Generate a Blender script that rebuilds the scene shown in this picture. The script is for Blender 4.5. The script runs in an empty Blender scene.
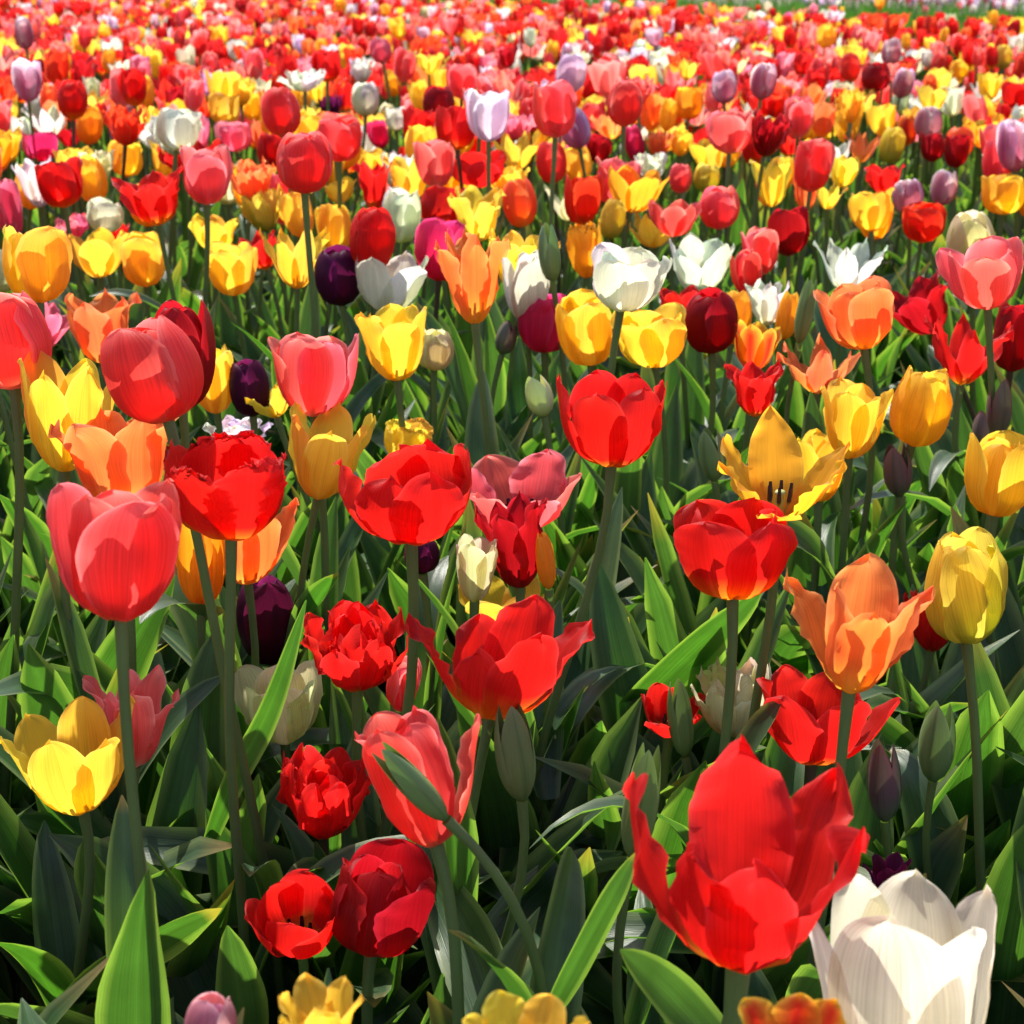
import bpy, math, random
import numpy as np
from mathutils import Matrix, Vector

R = math.radians
S = bpy.context.scene
COL = S.collection
random.seed(7)
rng = np.random.default_rng(7)

# ------------------------------------------------------------------ camera
F = 1700.0                       # focal length in pixels of the 1024 frame
PITCH = R(18.3)
HC = 0.73
cd = bpy.data.cameras.new('camera'); cam = bpy.data.objects.new('camera', cd); COL.objects.link(cam)
cam.location = (0, 0, HC); cam.rotation_euler = (R(90) - PITCH, 0, 0)
cd.sensor_width = 36; cd.lens = 36 * F / 1024
cd.clip_start = 0.02; cd.clip_end = 1000
cd.dof.use_dof = True; cd.dof.focus_distance = 1.0; cd.dof.aperture_fstop = 21
S.camera = cam
S.render.resolution_x = S.render.resolution_y = 1024

# ------------------------------------------------------------------ sky, sun, exposure
SUN_EL, SUN_AZ = R(52), R(-20)   # azimuth from +Y (away from the camera) towards +X
w = bpy.data.worlds.new('World'); S.world = w; w.use_nodes = True
nt = w.node_tree; bg = nt.nodes['Background']
sky = nt.nodes.new('ShaderNodeTexSky'); sky.sky_type = 'NISHITA'; sky.sun_disc = False
sky.sun_elevation = SUN_EL; sky.sun_rotation = SUN_AZ
nt.links.new(sky.outputs[0], bg.inputs[0]); bg.inputs[1].default_value = 0.145
sd = bpy.data.lights.new('sun', 'SUN'); sun = bpy.data.objects.new('sun', sd); COL.objects.link(sun)
sd.energy = 4.6; sd.angle = R(0.5); sd.color = (1.0, 0.95, 0.86)
sdir = Vector((math.sin(SUN_AZ) * math.cos(SUN_EL), math.cos(SUN_AZ) * math.cos(SUN_EL), math.sin(SUN_EL)))
sun.rotation_euler = sdir.to_track_quat('Z', 'Y').to_euler()
sun.location = (0, 4, 5)
S.view_settings.view_transform = 'Standard'; S.view_settings.look = 'None'
S.view_settings.gamma = 1.0; S.view_settings.exposure = 0.76
S.cycles.max_bounces = 8; S.cycles.diffuse_bounces = 5; S.cycles.glossy_bounces = 3
S.cycles.transmission_bounces = 6; S.cycles.transparent_max_bounces = 4

# ------------------------------------------------------------------ camera maths
CR = np.array([1.0, 0, 0]); CF = np.array([0, math.cos(PITCH), -math.sin(PITCH)])
CU = np.array([0, math.sin(PITCH), math.cos(PITCH)]); CP = np.array([0, 0, HC])
def unproj(px, py, z):
    return CP + z * (CF + CR * (px - 512) / F - CU * (py - 512) / F)
def proj(P):
    d = P - CP; z = np.maximum(d @ CF, 1e-3)
    return 512 + F * (d @ CR) / z, 512 - F * (d @ CU) / z, z

# ------------------------------------------------------------------ mesh helpers
_faces = {}
def grid_faces(nu, nv):
    k = (nu, nv)
    if k not in _faces:
        i, j = np.meshgrid(np.arange(nu), np.arange(nv)); a = (j * (nu + 1) + i).ravel()
        _faces[k] = np.stack([a, a + 1, a + nu + 2, a + nu + 1], 1)
    return _faces[k]
def mesh_obj(name, V, Q, col, st, mat, parent=None, smooth=True):
    m = bpy.data.meshes.new(name)
    n, q = len(V), len(Q)
    m.vertices.add(n); m.vertices.foreach_set('co', np.ascontiguousarray(V, dtype=np.float32).ravel())
    m.loops.add(q * 4); m.loops.foreach_set('vertex_index', np.ascontiguousarray(Q, dtype=np.int32).ravel())
    m.polygons.add(q); m.polygons.foreach_set('loop_start', np.arange(0, q * 4, 4, dtype=np.int32))
    m.polygons.foreach_set('use_smooth', np.full(q, smooth, dtype=bool))
    m.update(calc_edges=True)
    if col is not None:
        c = np.ones((n, 4), dtype=np.float32); c[:, :3] = col
        a = m.attributes.new('Col', 'FLOAT_COLOR', 'POINT'); a.data.foreach_set('color', c.ravel())
    if st is not None:
        a = m.attributes.new('st', 'FLOAT2', 'POINT'); a.data.foreach_set('vector', np.ascontiguousarray(st, dtype=np.float32).ravel())
    m.materials.append(mat)
    o = bpy.data.objects.new(name, m); COL.objects.link(o)
    if parent: o.parent = parent
    return o
class Heap:
    """collects pieces of one continuous mass"""
    def __init__(s): s.V = []; s.Q = []; s.C = []; s.T = []; s.n = 0
    def add(s, V, Q, C, T):
        s.V.append(V); s.Q.append(Q + s.n); s.C.append(np.broadcast_to(C, V.shape)); s.T.append(T); s.n += len(V)
    def build(s, name, mat): return mesh_obj(name, np.concatenate(s.V), np.concatenate(s.Q), np.concatenate(s.C), np.concatenate(s.T), mat)
def props(o, label=None, cat=None, group=None, kind=None):
    if label: o['label'] = label
    if cat: o['category'] = cat
    if group: o['group'] = group
    if kind: o['kind'] = kind

# ------------------------------------------------------------------ materials
def newmat(name):
    m = bpy.data.materials.new(name); m.use_nodes = True
    t = m.node_tree; t.nodes.clear(); return m, t, t.nodes, t.links
def sheet_mat(name, trans, tmul, rough, spec, streak, streak_scale, bump, coat=0.0, mottled=0.0):
    """thin plant tissue: waxy reflecting surface mixed with light passing through"""
    m, t, N, L = newmat(name)
    at = N.new('ShaderNodeAttribute'); at.attribute_name = 'Col'
    st = N.new('ShaderNodeAttribute'); st.attribute_name = 'st'
    mp = N.new('ShaderNodeMapping'); mp.inputs['Scale'].default_value = streak_scale
    L.new(st.outputs['Vector'], mp.inputs['Vector'])
    oi = N.new('ShaderNodeObjectInfo')
    off = N.new('ShaderNodeVectorMath'); off.operation = 'ADD'
    L.new(mp.outputs[0], off.inputs[0]); L.new(oi.outputs['Random'], off.inputs[1])
    n = N.new('ShaderNodeTexNoise'); n.inputs['Scale'].default_value = 1.0; n.inputs['Detail'].default_value = 3
    L.new(off.outputs[0], n.inputs['Vector'])
    mr = N.new('ShaderNodeMapRange'); mr.inputs[1].default_value = 0.25; mr.inputs[2].default_value = 0.75
    mr.inputs[3].default_value = 1 - streak; mr.inputs[4].default_value = 1 + streak
    L.new(n.outputs[0], mr.inputs[0])
    mul = N.new('ShaderNodeVectorMath'); mul.operation = 'SCALE'
    L.new(at.outputs['Color'], mul.inputs[0]); L.new(mr.outputs[0], mul.inputs['Scale'])
    src = mul.outputs[0]
    if mottled:
        n2 = N.new('ShaderNodeTexNoise'); n2.inputs['Scale'].default_value = 38; n2.inputs['Detail'].default_value = 4
        tc = N.new('ShaderNodeTexCoord'); L.new(tc.outputs['Object'], n2.inputs['Vector'])
        r2 = N.new('ShaderNodeMapRange'); r2.inputs[1].default_value = 0.3; r2.inputs[2].default_value = 0.7
        r2.inputs[3].default_value = 1 - mottled; r2.inputs[4].default_value = 1 + mottled
        L.new(n2.outputs[0], r2.inputs[0])
        m2 = N.new('ShaderNodeVectorMath'); m2.operation = 'SCALE'
        L.new(src, m2.inputs[0]); L.new(r2.outputs[0], m2.inputs['Scale']); src = m2.outputs[0]
    bp = N.new('ShaderNodeBump'); bp.inputs['Strength'].default_value = bump; bp.inputs['Distance'].default_value = 0.002
    L.new(n.outputs[0], bp.inputs['Height'])
    p = N.new('ShaderNodeBsdfPrincipled'); p.inputs['Roughness'].default_value = rough
    p.inputs['Specular IOR Level'].default_value = spec
    if coat: p.inputs['Coat Weight'].default_value = coat; p.inputs['Coat Roughness'].default_value = 0.3
    L.new(src, p.inputs['Base Color']); L.new(bp.outputs[0], p.inputs['Normal'])
    tm = N.new('ShaderNodeVectorMath'); tm.operation = 'MULTIPLY'; tm.inputs[1].default_value = tmul
    L.new(src, tm.inputs[0])
    tr = N.new('ShaderNodeBsdfTranslucent'); L.new(tm.outputs[0], tr.inputs['Color'])
    mx = N.new('ShaderNodeMixShader'); mx.inputs[0].default_value = trans
    L.new(p.outputs[0], mx.inputs[1]); L.new(tr.outputs[0], mx.inputs[2])
    o = N.new('ShaderNodeOutputMaterial'); L.new(mx.outputs[0], o.inputs['Surface'])
    return m
M_PETAL = sheet_mat('petal_tissue', 0.64, (1.16, 1.14, 1.14), 0.46, 0.28, 0.20, (30, 1.4, 1), 0.3, mottled=0.07)
M_BUD = sheet_mat('bud_tissue', 0.15, (1.3, 1.5, 0.8), 0.45, 0.4, 0.12, (22, 2, 1), 0.15, mottled=0.1)
M_LEAF = sheet_mat('leaf_tissue', 0.42, (1.9, 2.55, 0.5), 0.36, 0.5, 0.30, (34, 1.2, 1), 0.22, mottled=0.14)
M_STEM = sheet_mat('stem_tissue', 0.25, (1.4, 1.8, 0.7), 0.42, 0.4, 0.08, (6, 4, 1), 0.1, mottled=0.08)
M_CORE = sheet_mat('pistil_tissue', 0.1, (1, 1, 1), 0.5, 0.3, 0.05, (5, 5, 1), 0.05)

def soil_mat():
    m, t, N, L = newmat('dry_soil')
    tc = N.new('ShaderNodeTexCoord')
    n1 = N.new('ShaderNodeTexNoise'); n1.inputs['Scale'].default_value = 9; n1.inputs['Detail'].default_value = 8
    n2 = N.new('ShaderNodeTexVoronoi'); n2.inputs['Scale'].default_value = 55
    n3 = N.new('ShaderNodeTexNoise'); n3.inputs['Scale'].default_value = 140; n3.inputs['Detail'].default_value = 5
    for n in (n1, n2, n3): L.new(tc.outputs['Object'], n.inputs['Vector'])
    cr = N.new('ShaderNodeValToRGB'); e = cr.color_ramp.elements
    e[0].position = 0.3; e[0].color = (0.09, 0.06, 0.038, 1); e[1].position = 0.72; e[1].color = (0.36, 0.27, 0.19, 1)
    mx = N.new('ShaderNodeMath'); mx.operation = 'MULTIPLY_ADD'; mx.inputs[1].default_value = 0.5
    L.new(n1.outputs[0], mx.inputs[0])
    hf = N.new('ShaderNodeMath'); hf.operation = 'MULTIPLY'; hf.inputs[1].default_value = 0.5
    L.new(n3.outputs[0], hf.inputs[0]); L.new(hf.outputs[0], mx.inputs[2])
    L.new(mx.outputs[0], cr.inputs[0])
    ad = N.new('ShaderNodeMath'); ad.operation = 'ADD'
    L.new(n3.outputs[0], ad.inputs[0]); L.new(n2.outputs['Distance'], ad.inputs[1])
    bp = N.new('ShaderNodeBump'); bp.inputs['Strength'].default_value = 0.9; bp.inputs['Distance'].default_value = 0.012
    L.new(ad.outputs[0], bp.inputs['Height'])
    p = N.new('ShaderNodeBsdfPrincipled'); p.inputs['Roughness'].default_value = 0.95
    L.new(cr.outputs[0], p.inputs['Base Color']); L.new(bp.outputs[0], p.inputs['Normal'])
    o = N.new('ShaderNodeOutputMaterial'); L.new(p.outputs[0], o.inputs['Surface']); return m
M_SOIL = soil_mat()
def plain_mat(name, rough):
    m, t, N, L = newmat(name)
    at = N.new('ShaderNodeAttribute'); at.attribute_name = 'Col'
    tc = N.new('ShaderNodeTexCoord'); n = N.new('ShaderNodeTexNoise'); n.inputs['Scale'].default_value = 120; n.inputs['Detail'].default_value = 4
    L.new(tc.outputs['Object'], n.inputs['Vector'])
    r = N.new('ShaderNodeMapRange'); r.inputs[1].default_value = 0.3; r.inputs[2].default_value = 0.7; r.inputs[3].default_value = 0.7; r.inputs[4].default_value = 1.25
    L.new(n.outputs[0], r.inputs[0])
    mu = N.new('ShaderNodeVectorMath'); mu.operation = 'SCALE'; L.new(at.outputs['Color'], mu.inputs[0]); L.new(r.outputs[0], mu.inputs['Scale'])
    bp = N.new('ShaderNodeBump'); bp.inputs['Strength'].default_value = 0.6; bp.inputs['Distance'].default_value = 0.004; L.new(n.outputs[0], bp.inputs['Height'])
    p = N.new('ShaderNodeBsdfPrincipled'); p.inputs['Roughness'].default_value = rough
    L.new(mu.outputs[0], p.inputs['Base Color']); L.new(bp.outputs[0], p.inputs['Normal'])
    o = N.new('ShaderNodeOutputMaterial'); L.new(p.outputs[0], o.inputs['Surface']); return m
M_CLOD = plain_mat('soil_crumb', 0.95)
M_GRASS = sheet_mat('grass_blade', 0.35, (1.6, 2.0, 0.7), 0.5, 0.3, 0.1, (3, 2, 1), 0.0)

# ------------------------------------------------------------------ pigments: mid, base, edge, base extent, edge strength, name
PIG = {
 'R':  ((.68, .013, .010), (.86, .46, .02), (.78, .04, .035), .24, .5, 'red'),
 'RD': ((.42, .006, .010), (.45, .03, .02), (.55, .02, .03), .10, .5, 'dark red'),
 'RO': ((.74, .035, .012), (.85, .40, .03), (.80, .10, .03), .16, .7, 'orange red'),
 'C':  ((.83, .115, .105), (.80, .50, .36), (.92, .36, .33), .18, .6, 'coral pink'),
 'CR': ((.79, .066, .054), (.76, .34, .20), (.90, .27, .23), .16, .6, 'coral red'),
 'O':  ((.90, .20, .045), (.92, .56, .06), (.93, .33, .11), .34, .7, 'orange'),
 'Y':  ((.91, .585, .045), (.88, .50, .03), (.93, .65, .09), .10, .5, 'yellow'),
 'YG': ((.90, .44, .022), (.84, .35, .02), (.92, .52, .04), .10, .5, 'golden yellow'),
 'YL': ((.78, .60, .075), (.40, .46, .07), (.88, .66, .10), .6, .6, 'greenish yellow'),
 'W':  ((.70, .69, .55), (.66, .61, .24), (.76, .75, .66), .26, .3, 'white'),
 'WC': ((.82, .80, .60), (.74, .69, .28), (.86, .85, .72), .30, .3, 'creamy white'),
 'K':  ((.68, .62, .36), (.60, .56, .20), (.72, .67, .46), .20, .4, 'cream'),
 'P':  ((.105, .006, .042), (.06, .006, .02), (.24, .02, .12), .10, .5, 'dark purple'),
 'M':  ((.70, .022, .105), (.52, .02, .06), (.80, .09, .26), .12, .7, 'magenta'),
 'PK': ((.78, .14, .22), (.82, .52, .46), (.86, .32, .40), .14, .8, 'pink'),
 'LV': ((.74, .55, .63), (.76, .72, .66), (.88, .84, .86), .14, 1.0, 'pale lilac'),
 'MV': ((.50, .11, .19), (.46, .20, .24), (.88, .72, .78), .14, 1.2, 'mauve white-edged'),
 'ST': ((.56, .18, .24), (.46, .08, .09), (.86, .78, .79), .10, 1.3, 'mauve and white striped'),
 'RY': ((.74, .030, .012), (.86, .50, .03), (.90, .55, .05), .18, 1.2, 'red yellow-edged'),
 'G':  ((.17, .25, .085), (.11, .19, .06), (.25, .33, .14), .20, .8, 'green'),
 'GP': ((.13, .10, .085), (.10, .15, .06), (.20, .08, .10), .35, .9, 'purple-green'),
 'GK': ((.58, .60, .24), (.35, .42, .12), (.66, .66, .34), .30, .6, 'pale green'),
 'PB': ((.62, .24, .28), (.50, .45, .25), (.80, .45, .50), .30, .8, 'pale pink'),
}
def petal_col(key, st, r=None, jit=0.06, be=1.):
    mid, base, edge, ext, es, _ = PIG[key]; ext = ext * be
    u, v = st[:, 0], st[:, 1]
    e = np.clip(np.maximum(np.abs(u) ** 3 * np.clip(v * 2, 0, 1), np.clip((v - .8) / .2, 0, 1) ** 2) * es, 0, 1)[:, None]
    if key in ('ST', 'RY', 'MV'): e = np.clip(np.maximum(e, (np.abs(u) ** 1.5 * es * .8)[:, None]), 0, 1)
    e = np.clip(e + np.clip((np.abs(u) - .90) / .10, 0, 1)[:, None] * .5, 0, 1)  # lighter outermost rim: glint of the thin petal edge painted into the colour
    b = np.clip(1 - (v - np.abs(u) * .03) / ext, 0, 1)[:, None] ** 1.2
    c = np.array(mid) * (1 - e) + np.array(edge) * e
    c = c * (1 - b) + np.array(base) * b
    if key == 'MV':
        k = (np.clip((v - .62) / .3, 0, 1) * np.clip(.45 + np.abs(u), 0, 1))[:, None] * .85; c = c * (1 - k) + np.array(edge) * k
    if key == 'LV':
        s = np.clip(.5 + .5 * np.cos(u * 9), 0, 1)[:, None] * (1 - v[:, None]) * .4; c = c * (1 - s) + np.array((.45, .2, .36)) * s
    if key in ('G', 'GP'):
        s = (np.exp(-(u / .09) ** 2) * .5)[:, None]; c = c * (1 - s * .6)
    if r is not None: c = c * np.array([1 + r.normal(0, jit * .6), 1 + r.normal(0, jit * 1.6), 1 + r.normal(0, jit * 1.6)])
    return np.clip(c, 0.002, .95)

# ------------------------------------------------------------------ petals
FORM = {  # tangent elevation along the petal, half width, outline, ruffle, fold radius factor
 'cup':  (((0, 5), (.10, 38), (.28, 70), (.5, 88), (.75, 97), (1, 100)), .37, 'round', .012, 1.05),
 'cupo': (((0, 5), (.12, 36), (.32, 66), (.55, 82), (.8, 88), (1, 84)), .37, 'round', .016, 1.1),
 'open': (((0, 6), (.14, 34), (.4, 64), (.7, 76), (1, 66)), .37, 'oval', .02, 1.2),
 'bowl': (((0, 3), (.18, 24), (.42, 56), (.7, 84), (1, 100)), .40, 'round', .02, 1.05),
 'lily': (((0, 12), (.15, 50), (.45, 80), (.72, 74), (1, 46)), .30, 'oval', .03, 1.0),
 'star': (((0, 10), (.2, 40), (.5, 60), (.8, 52), (1, 34)), .28, 'point', .03, 1.3),
 'egg':  (((0, 4), (.1, 42), (.3, 76), (.55, 92), (.8, 104), (1, 128)), .37, 'oval', .006, 1.0),
 'bud':  (((0, 14), (.12, 58), (.36, 84), (.65, 98), (.85, 106), (1, 112)), .30, 'point', .0, .95),
 'dbl':  (((0, 5), (.15, 35), (.4, 64), (.7, 80), (1, 84)), .30, 'round', .05, 1.2),
 'slim': (((0, 5), (.1, 45), (.3, 78), (.6, 93), (.85, 99), (1, 97)), .34, 'oval', .015, 1.0),
 'flare': (((0, 5), (.15, 46), (.4, 77), (.7, 85), (1, 66)), .31, 'oval', .008, 1.1),
 'fringe': (((0, 5), (.12, 38), (.32, 70), (.55, 86), (.8, 92), (1, 94)), .36, 'round', .012, 1.05),
}
def outline(kind, v):
    if kind == 'round': return (v + .03) ** .5 * np.clip(1 - v ** 4.2, 0, 1) ** .52 * 1.12
    if kind == 'oval': return (v + .03) ** .52 * np.clip(1 - v ** 2.7, 0, 1) ** .62 * 1.22
    return (v + .04) ** .5 * np.clip(1 - v ** 1.7, 0, 1) ** .85 * 1.5
def petal(form, r, nu, nv, dphi=0., Ls=1., Ws=1., r0=.045, twist=0., ruffle=1., tipbend=0., fold=1., prof=None):
    keys, hw, ol, ruf, kf = FORM[form]
    if prof: keys = prof
    t = np.linspace(0, 1, nv + 1); v = 1 - (1 - t) ** 1.5
    fine = np.linspace(0, 1, 61)
    ph = np.interp(fine, [k[0] for k in keys], [k[1] for k in keys])
    ph = np.convolve(np.pad(ph, 4, mode='edge'), np.ones(9) / 9, 'valid')
    ph = ph + dphi * np.clip(fine * 2.5, 0, 1) + tipbend * np.clip((fine - .6) / .4, 0, 1) ** 1.5
    ph = np.radians(ph)
    rr = r0 + np.concatenate([[0], np.cumsum(np.cos((ph[1:] + ph[:-1]) / 2))]) / 60 * Ls
    zz = np.concatenate([[0], np.cumsum(np.sin((ph[1:] + ph[:-1]) / 2))]) / 60 * Ls
    rv = np.interp(v, fine, rr); zv = np.interp(v, fine, zz); pv = np.interp(v, fine, ph)
    wv = outline(ol, v) * hw * Ws * Ls
    if form == 'fringe':
        wv = wv * (1 + np.where(v > .45, r.uniform(-.10, .10, nv + 1), 0))
    u = np.linspace(-1, 1, nu + 1)
    U, Vg = np.meshgrid(u, v)
    rc = np.maximum(np.maximum(rv, .10) * kf * (1 + np.clip(v - .55, 0, 1) * .5), wv / 1.35) / fold
    a = U * wv[:, None] / rc[:, None]
    lat = rc[:, None] * np.sin(a); inn = rc[:, None] * (1 - np.cos(a))
    ph0 = r.uniform(0, 6.28); f1 = r.uniform(1.2, 2.4); f2 = r.uniform(3.5, 6)
    amp = ruf * ruffle
    inn = inn + amp * np.abs(U) ** 1.6 * (np.sin(6.28 * f1 * Vg + ph0 + U * 1.3) + .5 * np.sin(6.28 * f2 * Vg + ph0 * 2 + U * 3)) * np.clip(Vg * 1.6, 0, 1)
    inn = inn - .012 * np.exp(-(U / .16) ** 2) * np.sin(np.pi * np.clip(Vg, 0, 1)) ** .7
    inn = inn + .010 * np.sin(U * 5 + ph0) * Vg * (1 if form != 'bud' else 0)
    zoff = amp * .9 * np.clip((Vg - .7) / .3, 0, 1) * np.sin(U * 4.2 + ph0)
    if form == 'fringe':
        lat = lat + np.where(Vg > .5, r.uniform(-.012, .012, lat.shape), 0) * np.abs(U)
        zoff = zoff + np.where(Vg > .93, r.uniform(-.03, .05, lat.shape), 0)
    lat = lat + twist * Vg ** 2 * .2
    x = rv[:, None] - inn * np.sin(pv)[:, None]
    z = zv[:, None] + inn * np.cos(pv)[:, None] + zoff
    P = np.stack([x, lat, z], -1).reshape(-1, 3)
    if twist:
        ang = twist * (Vg.ravel() ** 2); ca, sa = np.cos(ang), np.sin(ang)
        P = np.stack([P[:, 0] * ca - P[:, 1] * sa, P[:, 0] * sa + P[:, 1] * ca, P[:, 2]], 1)
    return P, np.stack([U, Vg], -1).reshape(-1, 2)
def rotz(P, a):
    c, s = math.cos(a), math.sin(a)
    return np.stack([P[:, 0] * c - P[:, 1] * s, P[:, 0] * s + P[:, 1] * c, P[:, 2]], 1)
def flower_petals(form, r, nu, nv, az0, tweak=None, loose=1.0, ruffle=1.0):
    """list of (points, st) ; axis +Z, base at the origin, petal length 1"""
    out = []
    whorls = [(3, .062, 0., 1., 0.), (3, .045, 60., .97, 3.)]
    if form == 'dbl': whorls = [(4, .07, 0, 1, -14), (4, .055, 40, .97, -4), (4, .045, 15, .9, 6), (4, .03, 55, .8, 14)]
    if form == 'egg': whorls = [(3, .03, 0, 1, 0), (3, .022, 60, .97, 1)]
    if form == 'bud': whorls = [(3, .030, 0, 1, 0), (3, .014, 60, .84, 4)]
    k = 0
    for cnt, r0, off, ls, dp in whorls:
        for i in range(cnt):
            tw = (tweak or {}).get(k, {})
            tight = .25 if form in ('bud', 'egg') else 1.
            d = dict(dphi=dp + r.normal(0, 4.2) * loose * tight, Ls=ls * (r.uniform(.95, 1.04) if form != 'bud' else 1), Ws=r.uniform(.94, 1.06), r0=r0,
                     twist=r.normal(0, .07) * loose * tight, tipbend=r.normal(0, 14) * loose * tight, ruffle=ruffle * r.uniform(.7, 2.1))
            a = R(az0 + off + i * 360. / cnt + r.normal(0, 4) * tight + tw.get('az', 0))
            for q in ('Ls', 'Ws', 'twist', 'ruffle', 'fold', 'prof'):
                if q in tw: d[q] = tw[q]
            d['dphi'] += tw.get('dphi', 0); d['tipbend'] += tw.get('tip', 0)
            P, st = petal(form, r, nu, nv, **d)
            out.append((rotz(P, a), st)); k += 1
    return out
def lathe(prof, ns, twist=0):
    """prof: list of (radius, z)"""
    th = np.linspace(0, 2 * np.pi, ns + 1)
    V = np.array([[p[0] * math.cos(a), p[0] * math.sin(a), p[1]] for p in prof for a in th])
    st = np.array([[a / np.pi - 1, j / (len(prof) - 1)] for j in range(len(prof)) for a in th])
    return V, grid_faces(ns, len(prof) - 1), st
def tube(C, rad, ns):
    """tube along the points C with radii rad"""
    T = np.gradient(C, axis=0); T /= np.linalg.norm(T, axis=1)[:, None] + 1e-9
    X = np.cross(T, np.array([0, 1., .05])); X /= np.linalg.norm(X, axis=1)[:, None] + 1e-9
    Y = np.cross(T, X)
    th = np.linspace(0, 2 * np.pi, ns + 1)
    V = (C[:, None, :] + rad[:, None, None] * (X[:, None, :] * np.cos(th)[None, :, None] + Y[:, None, :] * np.sin(th)[None, :, None])).reshape(-1, 3)
    st = np.stack(np.meshgrid(th / np.pi - 1, np.linspace(0, 1, len(C))), -1).reshape(-1, 2)
    return V, grid_faces(ns, len(C) - 1), st

# ------------------------------------------------------------------ leaves
def leaf(r, p0, az, L, hw, e0, e1, nu=6, nv=12, fold=1., twist=0., drift=0., wave=.10, bendpow=1.6):
    t = np.linspace(0, 1, nv + 1)
    el = np.radians(e0 + (e1 - e0) * t ** bendpow); a = az + drift * t ** 1.5
    T = np.stack([np.cos(el) * np.cos(a), np.cos(el) * np.sin(a), np.sin(el)], 1)
    C = p0 + np.concatenate([[np.zeros(3)], np.cumsum((T[1:] + T[:-1]) / 2, 0)]) * L / nv
    Lt = np.stack([-np.sin(a), np.cos(a), np.zeros_like(a)], 1)
    Nn = np.cross(T, Lt)                                    # towards the plant axis / upper side
    tw = twist * t ** 1.3
    Lr = Lt * np.cos(tw)[:, None] + Nn * np.sin(tw)[:, None]; Nr = Nn * np.cos(tw)[:, None] - Lt * np.sin(tw)[:, None]
    wv = (t + .10) ** .5 * np.clip(1 - t ** 2.2, 0, 1) ** .8 * 1.28 * hw
    wv[-1] = 0.0004
    u = np.linspace(-1, 1, nu + 1); U, Tg = np.meshgrid(u, t)
    fa = (1.15 - .75 * t) * fold                            # folded at the base, flatter further up
    lat = U * wv[:, None] * np.cos(fa * .62)[:, None]
    up = np.abs(U) ** 1.4 * wv[:, None] * np.sin(fa * .62)[:, None]
    ph = r.uniform(0, 6.28)
    up = up + wave * wv[:, None] * np.abs(U) ** 2 * np.sin(Tg * r.uniform(7, 13) + ph + U * 2) * np.clip(Tg * 3, 0, 1)
    V = C[:, None, :] + Lr[:, None, :] * lat[..., None] + Nr[:, None, :] * up[..., None]
    return V.reshape(-1, 3), np.stack([U, Tg], -1).reshape(-1, 2)
def leaf_along(r, C, hw, roll=0., nu=6, fold=.7, wave=.08):
    """a leaf along given points: smoothed, its face turned to the camera and rolled about its own axis"""
    C = np.array(C, float); n = 15; k = np.linspace(0, len(C) - 1, n)
    C = np.stack([np.interp(k, np.arange(len(C)), C[:, i]) for i in range(3)], 1)
    for _ in range(6): C[1:-1] = (C[:-2] + 2 * C[1:-1] + C[2:]) / 4
    t = np.linspace(0, 1, n); T = np.gradient(C, axis=0); T /= np.linalg.norm(T, axis=1)[:, None]
    Lt = np.cross(T, np.broadcast_to(CF, T.shape)); Lt /= np.linalg.norm(Lt, axis=1)[:, None]; Nn = np.cross(T, Lt)
    ro = np.interp(t, np.linspace(0, 1, len(np.atleast_1d(roll))), np.radians(np.atleast_1d(roll)))[:, None]
    Lr = Lt * np.cos(ro) + Nn * np.sin(ro); Nr = Nn * np.cos(ro) - Lt * np.sin(ro)
    wv = (t + .12) ** .5 * np.clip(1 - t ** 2.2, 0, 1) ** .8 * 1.28 * hw; wv[-1] = .0004
    U, Tg = np.meshgrid(np.linspace(-1, 1, nu + 1), t); fa = ((1.1 - .7 * t) * fold)[:, None]
    up = np.abs(U) ** 1.4 * wv[:, None] * np.sin(fa * .62) + wave * wv[:, None] * U ** 2 * np.sin(Tg * 9 + U * 2 + r.uniform(0, 6))
    V = C[:, None, :] + Lr[:, None, :] * (U * wv[:, None] * np.cos(fa * .62))[..., None] + Nr[:, None, :] * up[..., None]
    return V.reshape(-1, 3), np.stack([U, Tg], -1).reshape(-1, 2), grid_faces(nu, n - 1)
def leaf_col(st, r):
    g = r.uniform(0, 1); b = r.uniform(.85, 1.15)
    mid = (np.array((.038, .094, .026)) * (1 - g) + np.array((.052, .094, .050)) * g) * b
    rim = np.array((.24, .30, .13))
    e = np.clip((np.abs(st[:, 0]) - .93) / .07, 0, 1)[:, None] * .7
    k = np.exp(-(st[:, 0] / .07) ** 2)[:, None] * .25
    c = mid * (1 + k) * (1 - e) + rim * e
    if r.uniform() < .28:
        t = np.clip((st[:, 1] - r.uniform(.88, .96)) / .05, 0, 1)[:, None]; c = c * (1 - t) + np.array((.30, .20, .08)) * t
    return c

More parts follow.
